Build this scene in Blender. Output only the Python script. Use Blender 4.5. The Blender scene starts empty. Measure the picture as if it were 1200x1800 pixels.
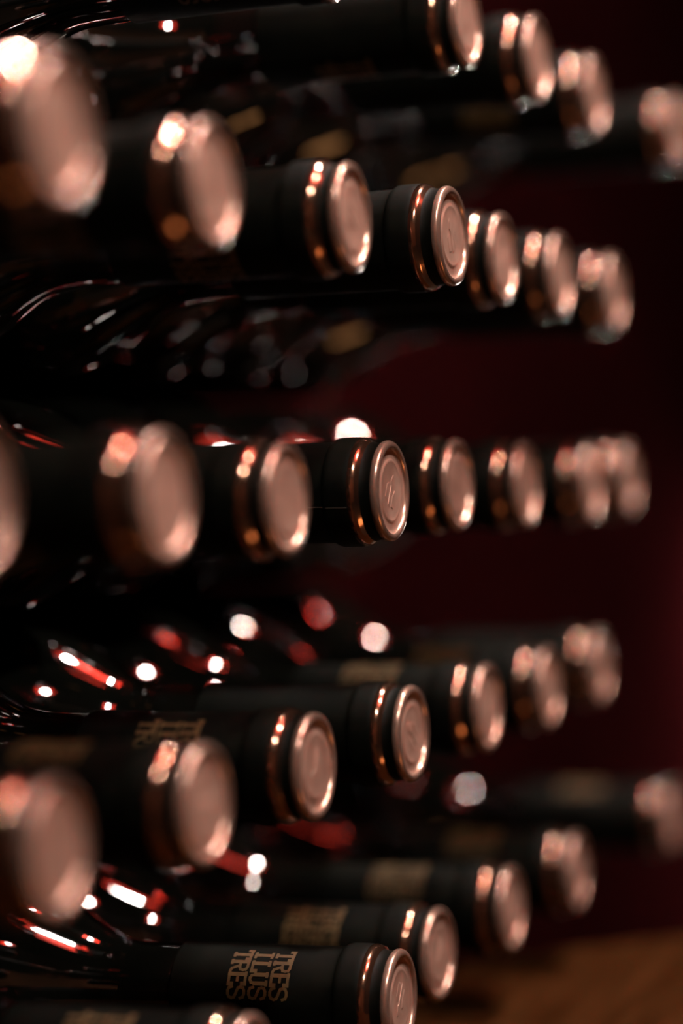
import bpy, bmesh, math, random
from mathutils import Matrix, Vector

random.seed(7)
scene = bpy.context.scene
C = scene.collection

# ------------------------------------------------------------------ camera
cam_d = bpy.data.cameras.new('camera')
cam = bpy.data.objects.new('camera', cam_d)
C.objects.link(cam)
cam_d.sensor_fit = 'VERTICAL'
cam_d.sensor_height = 36.0
cam_d.lens = 80.0
cam_d.clip_start = 0.02
cam_d.clip_end = 50
CAM_ROT = Matrix(((0.93662879, 0.02498434, 0.34943139),
                  (0.34899786, 0.02014350, -0.93690700),
                  (-0.03044678, 0.99948488, 0.01014750)))
cam.matrix_world = Matrix.Translation((0.21813, -0.62717, 0.00104)) @ CAM_ROT.to_4x4()
cam_d.dof.use_dof = True
cam_d.dof.focus_distance = 0.664
cam_d.dof.aperture_fstop = 2.75
cam_d.dof.aperture_blades = 0
scene.camera = cam

# ------------------------------------------------------------------ world, exposure
world = bpy.data.worlds.new('cellar_air')
scene.world = world
world.use_nodes = True
world.node_tree.nodes['Background'].inputs[0].default_value = (1.0, 0.72, 0.5, 1)
world.node_tree.nodes['Background'].inputs[1].default_value = 0.0
vs = scene.view_settings
vs.view_transform = 'Standard'
vs.look = 'None'
vs.gamma = 1.0
vs.use_curve_mapping = False
vs.exposure = 0.0
scene.cycles.max_bounces = 6

# lamps of the room and one added wall light, built as pendant lamps further down: x, y, z, bulb radius, bulb strength, shade radius, shade strength
LAMPS = [
    (0.36, -0.52, 0.72, 0.026, 850.0, 0.09, 0.2),
    (0.40, -0.02, 0.80, 0.026, 1000.0, 0.22, 4.0),
    (0.20, 0.44, 1.10, 0.034, 1800.0, 0.12, 0.2),
    (-0.19, 2.75, -0.15, 0.045, 700.0, 0.12, 0.2),  # added out of view, so the back wall grows brighter towards the far end
]
# amber table lamp on the low table in front of the rack: x, y, z of the shade centre, strength
TABLE_LAMP = (0.62, -0.05, -0.62, 4.5)

# ------------------------------------------------------------------ materials
def new_mat(name):
    m = bpy.data.materials.new(name)
    m.use_nodes = True
    nt = m.node_tree
    return m, nt, nt.nodes['Principled BSDF']

def noise_mix(nt, bsdf, c1, c2, scale, detail=4.0, stretch=None, lo=0.35, hi=0.65, coord='Object'):
    tc = nt.nodes.new('ShaderNodeTexCoord')
    mp = nt.nodes.new('ShaderNodeMapping')
    if stretch:
        mp.inputs['Scale'].default_value = stretch
    nz = nt.nodes.new('ShaderNodeTexNoise')
    nz.inputs['Scale'].default_value = scale
    nz.inputs['Detail'].default_value = detail
    rp = nt.nodes.new('ShaderNodeValToRGB')
    rp.color_ramp.elements[0].position = lo
    rp.color_ramp.elements[1].position = hi
    rp.color_ramp.elements[0].color = (*c1, 1)
    rp.color_ramp.elements[1].color = (*c2, 1)
    nt.links.new(tc.outputs[coord], mp.inputs['Vector'])
    nt.links.new(mp.outputs['Vector'], nz.inputs['Vector'])
    nt.links.new(nz.outputs['Fac'], rp.inputs['Fac'])
    nt.links.new(rp.outputs['Color'], bsdf.inputs['Base Color'])
    return nz, mp

def bump(nt, bsdf, src, strength, dist):
    b = nt.nodes.new('ShaderNodeBump')
    b.inputs['Strength'].default_value = strength
    b.inputs['Distance'].default_value = dist
    nt.links.new(src, b.inputs['Height'])
    nt.links.new(b.outputs['Normal'], bsdf.inputs['Normal'])

def mat_glass():
    m, nt, b = new_mat('dark_bottle_glass')
    noise_mix(nt, b, (0.0016, 0.0018, 0.0014), (0.003, 0.003, 0.0022), 18)
    b.inputs['Roughness'].default_value = 0.035
    b.inputs['IOR'].default_value = 1.75
    return m

def mat_foil():
    m, nt, b = new_mat('dark_capsule_foil')
    nz, mp = noise_mix(nt, b, (0.0012, 0.0014, 0.0008), (0.0028, 0.0031, 0.0018), 120, 6)
    b.inputs['Roughness'].default_value = 0.58
    b.inputs['Specular IOR Level'].default_value = 0.07
    bump(nt, b, nz.outputs['Fac'], 0.15, 0.0004)
    return m

def mat_copper(name, c1, c2, rough, metallic, bscale, bstr, coat=0.0):
    m, nt, b = new_mat(name)
    nz, mp = noise_mix(nt, b, c1, c2, bscale, 5)
    b.inputs['Metallic'].default_value = metallic
    b.inputs['Roughness'].default_value = rough
    if coat:
        b.inputs['Coat Weight'].default_value = coat
        b.inputs['Coat Roughness'].default_value = 0.09
        b.inputs['Coat IOR'].default_value = 1.6
    bump(nt, b, nz.outputs['Fac'], bstr, 0.0005)
    return m

def mat_plain(name, c1, c2, scale, rough, stretch=None, spec=0.5, bstr=0.0):
    m, nt, b = new_mat(name)
    nz, mp = noise_mix(nt, b, c1, c2, scale, 6, stretch)
    b.inputs['Roughness'].default_value = rough
    b.inputs['Specular IOR Level'].default_value = spec
    if bstr:
        bump(nt, b, nz.outputs['Fac'], bstr, 0.002)
    return m

def mat_emit(name, base, col, strength):
    m, nt, b = new_mat(name)
    b.inputs['Base Color'].default_value = (*base, 1)
    b.inputs['Emission Color'].default_value = (*col, 1)
    b.inputs['Emission Strength'].default_value = strength
    b.inputs['Roughness'].default_value = 0.3
    return m

M_GLASS = mat_glass()
M_FOIL = mat_foil()
M_RING = mat_copper('copper_ring_metal', (0.26, 0.115, 0.068), (0.34, 0.165, 0.10), 0.15, 0.95, 140, 0.03, 1.0)
M_DISC = mat_copper('copper_disc_foil', (0.58, 0.34, 0.26), (0.70, 0.43, 0.335), 0.44, 0.6, 160, 0.10, 0.25)
M_RIM = mat_copper('copper_rim_foil', (0.46, 0.265, 0.20), (0.56, 0.34, 0.26), 0.26, 0.75, 160, 0.03, 0.45)
M_PRINT = mat_plain('ochre_print', (0.062, 0.033, 0.008), (0.095, 0.053, 0.014), 400, 0.5)
M_SEAM = mat_plain('worn_seam', (0.018, 0.010, 0.006), (0.03, 0.018, 0.010), 300, 0.5)
M_WOOD = mat_plain('oiled_counter_wood', (0.018, 0.0066, 0.0020), (0.032, 0.0128, 0.0042), 9, 0.6, (14, 1.2, 14), spec=0.0, bstr=0.12)
M_STEEL = mat_plain('black_rack_steel', (0.006, 0.006, 0.006), (0.011, 0.010, 0.010), 60, 0.5)
M_REDWALL = mat_plain('deep_red_plaster', (0.012, 0.0015, 0.0018), (0.020, 0.0024, 0.0028), 5, 1.0, spec=0.0, bstr=0.2)
M_TERRA = mat_plain('terracotta_plaster', (0.36, 0.13, 0.06), (0.46, 0.18, 0.09), 5, 0.85, spec=0.2, bstr=0.2)
M_FLOOR = mat_plain('dark_floor_boards', (0.03, 0.017, 0.009), (0.06, 0.034, 0.018), 6, 0.6, (10, 1, 1))
M_CEIL = mat_plain('smoked_ceiling', (0.05, 0.03, 0.024), (0.07, 0.044, 0.034), 4, 0.9)
M_BRASS = mat_plain('dark_lamp_fitting', (0.03, 0.022, 0.014), (0.05, 0.036, 0.02), 60, 0.4)

# ------------------------------------------------------------------ helpers
def mesh_obj(name, me, parent=None, mat=None):
    if mat is not None and not me.materials:
        me.materials.append(mat)
    o = bpy.data.objects.new(name, me)
    C.objects.link(o)
    if parent is not None:
        o.parent = parent
    return o

def smooth(me, angle=None):
    for p in me.polygons:
        p.use_smooth = True
    return me

def lathe(name, prof, seg=72, axis='X', cap0=False, cap1=False):
    """prof: list of (axial, radius). Axis X. Radius 0 rows become poles."""
    vs_, fs, rows = [], [], []
    for a, r in prof:
        if r <= 1e-7:
            rows.append([len(vs_)])
            vs_.append((a, 0, 0))
        else:
            row = []
            for k in range(seg):
                t = 2 * math.pi * k / seg
                row.append(len(vs_))
                vs_.append((a, r * math.cos(t), r * math.sin(t)))
            rows.append(row)
    for i in range(len(rows) - 1):
        A, B = rows[i], rows[i + 1]
        if len(A) == 1 and len(B) == 1:
            continue
        for k in range(seg):
            k2 = (k + 1) % seg
            if len(A) == 1:
                fs.append((A[0], B[k], B[k2]))
            elif len(B) == 1:
                fs.append((A[k], B[0], A[k2]))
            else:
                fs.append((A[k], B[k], B[k2], A[k2]))
    me = bpy.data.meshes.new(name)
    if axis == 'Z':
        vs_ = [(y, z, x) for x, y, z in vs_]
    me.from_pydata(vs_, [], fs)
    bm = bmesh.new()
    bm.from_mesh(me)
    bmesh.ops.recalc_face_normals(bm, faces=bm.faces)
    bm.to_mesh(me)
    bm.free()
    return smooth(me)

def spline(pts, n=6):
    """Catmull-Rom through (a, r) points."""
    out = []
    for i in range(len(pts) - 1):
        p0 = pts[max(i - 1, 0)]; p1 = pts[i]; p2 = pts[i + 1]; p3 = pts[min(i + 2, len(pts) - 1)]
        for k in range(n):
            t = k / n
            q = []
            for d in (0, 1):
                q.append(0.5 * (2 * p1[d] + (p2[d] - p0[d]) * t + (2 * p0[d] - 5 * p1[d] + 4 * p2[d] - p3[d]) * t * t
                                + (3 * p1[d] - p0[d] - 3 * p2[d] + p3[d]) * t ** 3))
            out.append(tuple(q))
    out.append(pts[-1])
    return out

def mm(pts, k=1.0):
    return [(a * 0.001, r * 0.001 * k) for a, r in pts]

def box_mesh(name, x0, x1, y0, y1, z0, z1, bevel=0.0):
    bm = bmesh.new()
    bmesh.ops.create_cube(bm, size=1.0)
    for v in bm.verts:
        v.co = Vector(((x0 + x1) / 2 + v.co.x * (x1 - x0), (y0 + y1) / 2 + v.co.y * (y1 - y0), (z0 + z1) / 2 + v.co.z * (z1 - z0)))
    if bevel:
        bmesh.ops.bevel(bm, geom=list(bm.edges), offset=bevel, segments=2, affect='EDGES', profile=0.6)
    me = bpy.data.meshes.new(name)
    bm.to_mesh(me)
    bm.free()
    return me

def prism_mesh(name, pts, z0, z1, bevel=0.0):
    bm = bmesh.new()
    lo = [bm.verts.new((x, y, z0)) for x, y in pts]
    f = bm.faces.new(lo)
    r = bmesh.ops.extrude_face_region(bm, geom=[f])
    for v in [g for g in r['geom'] if isinstance(g, bmesh.types.BMVert)]:
        v.co.z = z1
    bmesh.ops.recalc_face_normals(bm, faces=bm.faces)
    if bevel:
        bmesh.ops.bevel(bm, geom=list(bm.edges), offset=bevel, segments=3, affect='EDGES', profile=0.6)
    me = bpy.data.meshes.new(name)
    bm.to_mesh(me)
    bm.free()
    return me

def tag(o, label, cat, group=None):
    o['label'] = label
    o['category'] = cat
    if group:
        o['group'] = group
    return o

def struct(name, me, mat, label=None):
    o = mesh_obj(name, me, None, mat)
    o['kind'] = 'structure'
    if label:
        o['label'] = label
    return o

# ------------------------------------------------------------------ the room
X0, X1, Y0, Y1, Z0, Z1 = -0.38, 2.6, -2.6, 3.2, -1.05, 1.65
T = 0.1
struct('wall_back', box_mesh('wall_back', X0 - T, X0, Y0, Y1, Z0, Z1), M_REDWALL, 'deep red plaster wall behind the wine rack')
struct('wall_end', box_mesh('wall_end', X0, X1, Y1, Y1 + T, Z0, Z1), M_REDWALL, 'deep red plaster wall at the far end')
struct('wall_front', box_mesh('wall_front', X1, X1 + T, Y0, Y1, Z0, Z1), M_REDWALL, 'deep red plaster wall opposite the rack')
struct('wall_near', box_mesh('wall_near', X0, X1, Y0 - T, Y0, Z0, Z1), M_TERRA, 'terracotta plaster wall behind the viewer')
struct('floor', box_mesh('floor', X0 - T, X1 + T, Y0 - T, Y1 + T, Z0 - T, Z0), M_FLOOR, 'dark wooden floor boards')
struct('ceiling', box_mesh('ceiling', X0 - T, X1 + T, Y0 - T, Y1 + T, Z1, Z1 + T), M_CEIL, 'dark smoked ceiling')

# ------------------------------------------------------------------ rack and counter
PITCH = 0.0745
RB = 0.0360            # bottle body radius
Z_COUNTER = -2 * PITCH - RB - 0.0003
counter = bpy.data.objects.new('wooden_counter', None)
C.objects.link(counter)
counter.location = (0, -0.3, Z0)
tag(counter, 'brown oiled wooden counter top under the lowest bottle necks', 'counter')
pts = [(-0.375, -1.3), (0.10, -1.3), (0.10, 0.37), (0.02, 0.292), (-0.075, 0.205), (-0.12, 0.205), (-0.12, 0.70), (-0.375, 0.70)]
top = mesh_obj('counter_top', prism_mesh('counter_top', [(x, y + 0.3) for x, y in pts], Z_COUNTER - 0.035 - Z0, Z_COUNTER - Z0, 0.003), counter, M_WOOD)
base = mesh_obj('cabinet_base', box_mesh('cabinet_base', -0.37, 0.04, -0.95, 0.48, 0.0, Z_COUNTER - 0.035 - Z0), counter, M_STEEL)

rack = bpy.data.objects.new('wine_rack', None)
C.objects.link(rack)
rack.location = (-0.25, 0, Z_COUNTER)
tag(rack, 'black steel rack carrying the bottle bodies above the counter', 'rack')
for r in range(4):
    zz = (2 - r) * PITCH - RB - Z_COUNTER
    mesh_obj('shelf', box_mesh('shelf', -0.11, 0.055, -0.62, 0.43, zz - 0.0013, zz - 0.0003), rack, M_STEEL)
for yy in (-0.61, 0.42):
    for xx in (-0.11,):
        mesh_obj('upright', box_mesh('upright', xx, xx + 0.015, yy - 0.006, yy + 0.006, 0.0, 5 * PITCH + 0.01), rack, M_STEEL)

# ------------------------------------------------------------------ one wine bottle (axis X, cap face at x = 0, body towards -x)
R_CAP = 14.3
glass_prof = mm([(-66, 13.6), (-70, 13.9), (-78, 14.1)] +
                spline([(-84, 14.4), (-90, 15.6), (-97, 18.8), (-105, 24.0), (-113, 29.2), (-121, 33.0), (-130, 35.2), (-140, 36.0)], 5)
                + [(-160, 36.0), (-200, 36.0), (-240, 36.0), (-282, 36.0), (-287, 35.4), (-290.5, 33.6), (-292, 30.5), (-291.5, 27), (-282, 15), (-277, 0)])
foil_prof = mm(spline([(-9.1, 15.9), (-10.3, 16.05), (-13, 16.05), (-15.5, 16.0), (-16.6, 15.6), (-17.2, 15.1), (-19, 14.9)], 3)
               + [(-30, 14.8), (-45, 14.75), (-58, 14.75), (-67.6, 14.8), (-68.0, 14.7), (-68.1, 13.6), (-60, 13.3)])
band_prof = mm(spline([(-2.6, 14.25), (-3.1, 14.2), (-4.2, 14.15), (-5.2, 14.3), (-5.8, 14.55)], 3))
ring_prof = mm(spline([(-5.8, 14.55), (-6.3, 15.0), (-6.9, 15.5), (-7.7, 15.88), (-8.5, 16.0), (-9.1, 15.9)], 4))
rim_prof = mm(spline([(-2.6, 13.9), (-2.2, 14.25), (-1.4, 14.35), (-0.65, 14.15), (-0.15, 13.6), (0.0, 12.95), (-0.12, 12.4), (-0.55, 12.0), (-1.0, 11.8)], 5), 1.03)
disc_prof = mm(spline([(-1.0, 11.8), (-1.2, 11.3), (-1.25, 10.4), (-1.2, 9.4), (-0.95, 8.9), (-0.8, 8.4), (-0.9, 7.6), (-1.0, 6.0), (-1.05, 3.0), (-1.05, 0.0)], 4), 1.03)

ME_RIM = lathe('cap_rim', rim_prof, 96)
ME_GLASS = lathe('glass_body', glass_prof, 96)
ME_FOIL = lathe('capsule', foil_prof, 72)
ME_BAND = lathe('groove_band', band_prof, 72)
ME_RING = lathe('copper_ring', ring_prof, 96)
ME_DISC = lathe('cap_disc', disc_prof, 96)

# lettering: three lines (TRES / ILUS / TRES) printed round the neck, letter tops towards the cap
def stroke_letters():
    S_ = [(0.95, 0.76), (0.86, 0.93), (0.62, 1.0), (0.36, 1.0), (0.12, 0.92), (0.06, 0.76), (0.14, 0.62), (0.38, 0.55), (0.64, 0.48), (0.88, 0.39),
          (0.95, 0.24), (0.86, 0.08), (0.62, 0.0), (0.36, 0.0), (0.13, 0.07), (0.04, 0.25)]
    return {
        'T': [[(0.5, 0), (0.5, 1)], [(0, 0.82), (0, 1), (1, 1), (1, 0.82)], [(0.3, 0), (0.7, 0)]],
        'R': [[(0.15, 0), (0.15, 1)], [(0.0, 1), (0.65, 1), (0.88, 0.92), (0.92, 0.76), (0.88, 0.6), (0.65, 0.52), (0.15, 0.52)], [(0.5, 0.52), (0.8, 0.06), (1.0, 0.0)], [(0, 0), (0.32, 0)]],
        'E': [[(0.15, 0), (0.15, 1)], [(0.0, 1), (0.95, 1), (0.95, 0.82)], [(0.15, 0.52), (0.68, 0.52)], [(0.0, 0), (0.97, 0), (0.97, 0.2)]],
        'S': [S_],
        'I': [[(0.5, 0), (0.5, 1)], [(0.22, 1), (0.78, 1)], [(0.22, 0), (0.78, 0)]],
        'L': [[(0.25, 0), (0.25, 1)], [(0.05, 1), (0.47, 1)], [(0.05, 0), (0.97, 0), (0.97, 0.24)]],
        'U': [[(0.13, 1), (0.13, 0.3), (0.22, 0.08), (0.42, 0.0), (0.58, 0.0), (0.78, 0.08), (0.87, 0.3), (0.87, 1)], [(0.0, 1), (0.3, 1)], [(0.7, 1), (1.0, 1)]],
    }

def lettering_mesh():
    G = stroke_letters()
    lw, lh, gap, lead = 3.6, 5.1, 0.55, 1.5      # mm
    r = 14.84
    vs_, fs = [], []
    def quad(p, q, w):
        dx, dy = q[0] - p[0], q[1] - p[1]
        L = math.hypot(dx, dy) or 1
        ux, uy = dx / L, dy / L
        nx, ny = -uy * w / 2, ux * w / 2
        e = w * 0.42
        p = (p[0] - ux * e, p[1] - uy * e); q = (q[0] + ux * e, q[1] + uy * e)
        n = max(1, int(math.hypot(q[0] - p[0], q[1] - p[1]) / 1.0))
        for i in range(n):
            a, b = i / n, (i + 1) / n
            c = [(p[0] + (q[0] - p[0]) * t + s * nx, p[1] + (q[1] - p[1]) * t + s * ny) for t, s in ((a, -1), (b, -1), (b, 1), (a, 1))]
            i0 = len(vs_)
            for (s_, u_) in c:          # s_ runs round the neck (downwards), u_ runs along the axis
                th = s_ / r
                vs_.append((u_ * 0.001, r * 0.001 * math.cos(th), r * 0.001 * math.sin(th)))
            fs.append((i0, i0 + 1, i0 + 2, i0 + 3))
    for line, word in enumerate(('TRES', 'ILUS', 'TRES')):
        u0 = -31.0 - lh - line * (lh + lead)
        for k, ch in enumerate(word):
            s0 = (k - 2) * (lw + gap) + gap / 2
            for st in G[ch]:
                for a, b in zip(st[:-1], st[1:]):
                    vert = abs(a[0] - b[0]) < 0.01
                    quad((s0 + a[0] * lw, u0 + a[1] * lh), (s0 + b[0] * lw, u0 + b[1] * lh), 1.2 if vert else 0.85)
    me = bpy.data.meshes.new('lettering')
    me.from_pydata(vs_, [], fs)
    return me

ME_TEXT = lettering_mesh()

# raised emblem in the middle of the cap disc: a tall tapering figure on a small base
def emblem_mesh():
    bm = bmesh.new()
    def slab(pts, h):
        lo = [bm.verts.new((-0.00106, y * 0.001, z * 0.001)) for y, z in pts]
        cy = sum(p[0] for p in pts) / len(pts); cz = sum(p[1] for p in pts) / len(pts)
        hi = [bm.verts.new((-0.00106 + h, (cy + (y - cy) * 0.72) * 0.001, (cz + (z - cz) * 0.86) * 0.001)) for y, z in pts]
        n = len(pts)
        for i in range(n):
            bm.faces.new((lo[i], lo[(i + 1) % n], hi[(i + 1) % n], hi[i]))
        bm.faces.new(hi)
    slab([(-1.0, -5.4), (1.0, -5.4), (0.7, 1.5), (1.5, 2.6), (0.9, 4.6), (0, 5.6), (-0.9, 4.6), (-1.5, 2.6), (-0.7, 1.5)], 0.0002)
    slab([(-4.2, -4.2), (-1.6, -4.6), (-1.5, -1.0), (-2.6, 1.6), (-3.9, 0.6)], 0.00016)
    slab([(1.6, -4.6), (4.2, -4.2), (3.9, 0.6), (2.6, 1.6), (1.5, -1.0)], 0.00016)
    bmesh.ops.recalc_face_normals(bm, faces=bm.faces)
    me = bpy.data.meshes.new('emblem')
    bm.to_mesh(me)
    bm.free()
    return me

ME_EMBLEM = emblem_mesh()
for me, m in ((ME_GLASS, M_GLASS), (ME_FOIL, M_FOIL), (ME_BAND, M_FOIL), (ME_RING, M_RING), (ME_RIM, M_RIM), (ME_DISC, M_DISC), (ME_TEXT, M_PRINT), (ME_EMBLEM, M_DISC)):
    me.materials.append(m)

def wine_bottle(tip, body, roll, label, group):
    """tip: cap face centre, body: a point of the axis 140 mm behind it (metres)."""
    root = bpy.data.objects.new('wine_bottle', None)
    C.objects.link(root)
    ax = (Vector(tip) - Vector(body)).normalized()
    yv = Vector((0, 0, 1)).cross(ax).normalized()
    zv = ax.cross(yv)
    rot = Matrix((ax, yv, zv)).transposed()
    root.matrix_world = Matrix.Translation(tip) @ rot.to_4x4() @ Matrix.Rotation(math.radians(roll), 4, 'X')
    tag(root, label, 'wine bottle', group)
    mesh_obj('glass_body', ME_GLASS, root)
    cap = mesh_obj('capsule', ME_FOIL, root)
    mesh_obj('lettering', ME_TEXT, cap)
    mesh_obj('groove_band', ME_BAND, root)
    mesh_obj('copper_ring', ME_RING, root)
    mesh_obj('cap_rim', ME_RIM, root)
    d = mesh_obj('cap_disc', ME_DISC, root)
    mesh_obj('emblem', ME_EMBLEM, d)
    return root

# tip x, tip y, tip z (mm), roll in degrees (0 = lettering faces the viewer's side, positive = turned upwards)
ROWS = {
    0: [(3, -30, 153, -150), (5.5, 71.0, 149.2, -100), (8.2, 145.8, 149.4, 40), (8.3, 226.8, 149.1, 200), (14.7, 347.7, 151.3, 10)],
    1: [(8.5, -219.4, 74.7, 230), (4.6, -134.2, 73.9, 235), (9.2, -51.4, 73.9, 240), (15.7, 16.1, 74.8, 20), (9.9, 89.7, 74.7, 300), (9.4, 163.8, 74.9, 110), (9.5, 244.5, 74.4, 160)],
    2: [(-4.5, -235.8, 1.5, 40), (-0.4, -155.2, 0.4, 260), (-0.8, -79.9, -1.2, 10), (0, 0, 0, -30), (-3.0, 74.6, 1.2, 210), (-1.7, 150.4, 0.5, 70), (1.9, 229.7, 0.2, 0), (-0.9, 304.6, 1.6, 0)],
    3: [(-10.9, -193.3, -74.1, 70), (-7.5, -122.4, -74.6, 100), (-7.9, -47.1, -74.7, 150), (-6.5, 31.5, -74.5, 50), (-5.8, 109.3, -74.4, 110), (-4.8, 183.7, -74.6, 110), (-6.3, 267.7, -73.8, 30)],
    4: [(-12.8, -87.5, -148.6, 140), (-1.1, -2.3, -148.5, 142), (-10.6, 63.6, -148.8, 140), (-9.3, 142.5, -148.7, 130), (-5.9, 220.8, -148.8, 120), (-0.7, 366.0, -149.0, 100)],
}
def seam_mesh(deg):
    # thin fold line along the capsule foil
    vs_, fs = [], []
    for a, r_ in ((-9.2, 15.95), (-10.5, 16.1), (-15.4, 16.05), (-17.2, 15.15), (-19, 14.95), (-26, 14.88)):
        for d in (-0.55, 0.0, 0.55):
            t = math.radians(deg + d)
            q = (r_ + (0.12 if d == 0 else 0.0)) * 0.001
            vs_.append((a * 0.001, q * math.cos(t), q * math.sin(t)))
    for k in range(5):
        for j in range(2):
            fs.append((3 * k + j, 3 * k + j + 1, 3 * k + j + 4, 3 * k + j + 3))
    me = bpy.data.meshes.new('foil_seam')
    me.from_pydata(vs_, [], fs)
    return me

ROWNAME = ['top row', 'second row down', 'middle row', 'fourth row down', 'bottom row']
ORD = ['first', 'second', 'third', 'fourth', 'fifth', 'sixth', 'seventh', 'eighth']
for r, lst in ROWS.items():
    n = len(lst)
    zrow = (2 - r) * PITCH
    # each bottle turns a little so that bodies lie side by side without touching (slope = sideways shift per mm of length)
    sl = [0.0] * n
    for _ in range(600):
        for i in range(n - 1):
            for ax_d in (140.0, 290.0):
                g = 72.8 - ((lst[i + 1][1] + sl[i + 1] * ax_d) - (lst[i][1] + sl[i] * ax_d))
                if g > 0:
                    sl[i] -= 0.25 * g / ax_d
                    sl[i + 1] += 0.25 * g / ax_d
    for i, (tx, ty, tz, roll) in enumerate(lst):
        tip = Vector((tx + 0.8, ty, tz)) * 0.001
        rest = 290.0 if tz >= zrow * 1000 else 195.0       # where the body rests on its shelf
        bz = tz + (zrow * 1000 - tz) * 140.0 / rest
        body = Vector((tx - 140, ty + sl[i] * 140.0, bz)) * 0.001
        if r == 0 and i == 0:
            label = 'dark wine bottle at the very top edge, only its shoulder and neck showing'
        elif r == 2 and i == 0:
            label = 'dark wine bottle at the left edge of the middle row, cap cut off'
        elif r == 2 and i == 3:
            label = 'sharply focused dark wine bottle with copper cap, fourth from left in the middle row'
        elif r == 4 and i == 1:
            label = 'dark wine bottle with crisp TRES ILUS TRES lettering, second from left in bottom row'
        else:
            label = 'dark wine bottle with copper cap, %s from left in the %s' % (ORD[i - (r == 0)], ROWNAME[r])
        o = wine_bottle(tip, body, roll, label, 'wine bottles lying in the rack')
        if r == 2 and i == 3:
            cap = next(c for c in o.children if c.name.startswith('capsule'))
            mesh_obj('foil_seam', seam_mesh(226), cap, M_SEAM)

# ------------------------------------------------------------------ lamps of the room and the added wall light
def glow_ball(name, z, R):
    return lathe(name, [(z + R * math.cos(t * math.pi / 8), R * math.sin(t * math.pi / 8) if 0 < t < 8 else 0.0) for t in range(9)], 14, 'Z')

def pendant(x, y, z, R, sb, sr, ss, label):
    root = bpy.data.objects.new('pendant_lamp', None)
    C.objects.link(root)
    root.location = (x, y, Z1)
    tag(root, label, 'lamp', 'red pendant lamps of the cellar')
    dz = z - Z1
    m_b = mat_emit('lamp_bulb_glow', (1, 0.9, 0.8), (1.0, 0.93, 0.85), sb)
    m_s = mat_emit('red_glass_shade', (0.5, 0.02, 0.01), (1.0, 0.06, 0.03), ss)
    mesh_obj('bulb', glow_ball('bulb', dz, R), root, m_b)
    sh = spline([(dz + 0.20, 0.022), (dz + 0.185, 0.22 * sr), (dz + 0.14, 0.62 * sr), (dz + 0.06, 0.93 * sr), (dz + 0.025, sr)], 3)
    inner = [(a - 0.003, r_ - 0.003) for a, r_ in reversed(sh)]
    mesh_obj('shade', lathe('shade', sh + inner, 28, 'Z'), root, m_s)
    mesh_obj('socket', lathe('socket', [(dz + R * 0.8, 0.0), (dz + R * 0.8, 0.014), (dz + 0.20, 0.024), (dz + 0.215, 0.02), (dz + 0.22, 0.004), (-0.02, 0.003), (-0.02, 0.04), (0.0, 0.045), (0.0, 0.0)], 16, 'Z'), root, M_BRASS)

LAMP_LABELS = ['red glass pendant lamp with a bare bulb behind the viewer',
               'wide red glass pendant lamp hanging in front of the rack',
               'red glass pendant lamp hanging right above the bottles',
               'added out-of-view red glass pendant lamp, brightening the far part of the back wall']
for L, lab in zip(LAMPS, LAMP_LABELS):
    pendant(*L, lab)

def table_lamp(x, y, z, s):
    root = bpy.data.objects.new('table_lamp', None)
    C.objects.link(root)
    root.location = (x, y, Z0 + 0.25)
    tag(root, 'amber table lamp on the low wooden stool before the rack', 'lamp')
    h = z - (Z0 + 0.25)
    m_s = mat_emit('amber_lamp_shade', (0.6, 0.3, 0.1), (1.0, 0.43, 0.15), s)
    sh = [(h + 0.075, 0.055), (h - 0.075, 0.105), (h - 0.075, 0.102), (h + 0.075, 0.052)]
    mesh_obj('shade', lathe('shade', sh + sh[:1], 28, 'Z'), root, m_s)
    mesh_obj('stand', lathe('stand', [(0, 0), (0, 0.07), (0.012, 0.068), (0.02, 0.02), (h * 0.5, 0.012), (h, 0.01), (h, 0)], 24, 'Z'), root, M_BRASS)

def stool(x, y):
    root = bpy.data.objects.new('wooden_stool', None)
    C.objects.link(root)
    root.location = (x, y, Z0)
    tag(root, 'low wooden stool carrying the amber table lamp', 'stool')
    mesh_obj('seat', box_mesh('seat', -0.16, 0.16, -0.16, 0.16, 0.22, 0.25, 0.004), root, M_WOOD)
    for sx in (-1, 1):
        for sy in (-1, 1):
            mesh_obj('leg', box_mesh('leg', sx * 0.13 - 0.015, sx * 0.13 + 0.015, sy * 0.13 - 0.015, sy * 0.13 + 0.015, 0, 0.22), root, M_WOOD)

stool(TABLE_LAMP[0], TABLE_LAMP[1])
table_lamp(*TABLE_LAMP)
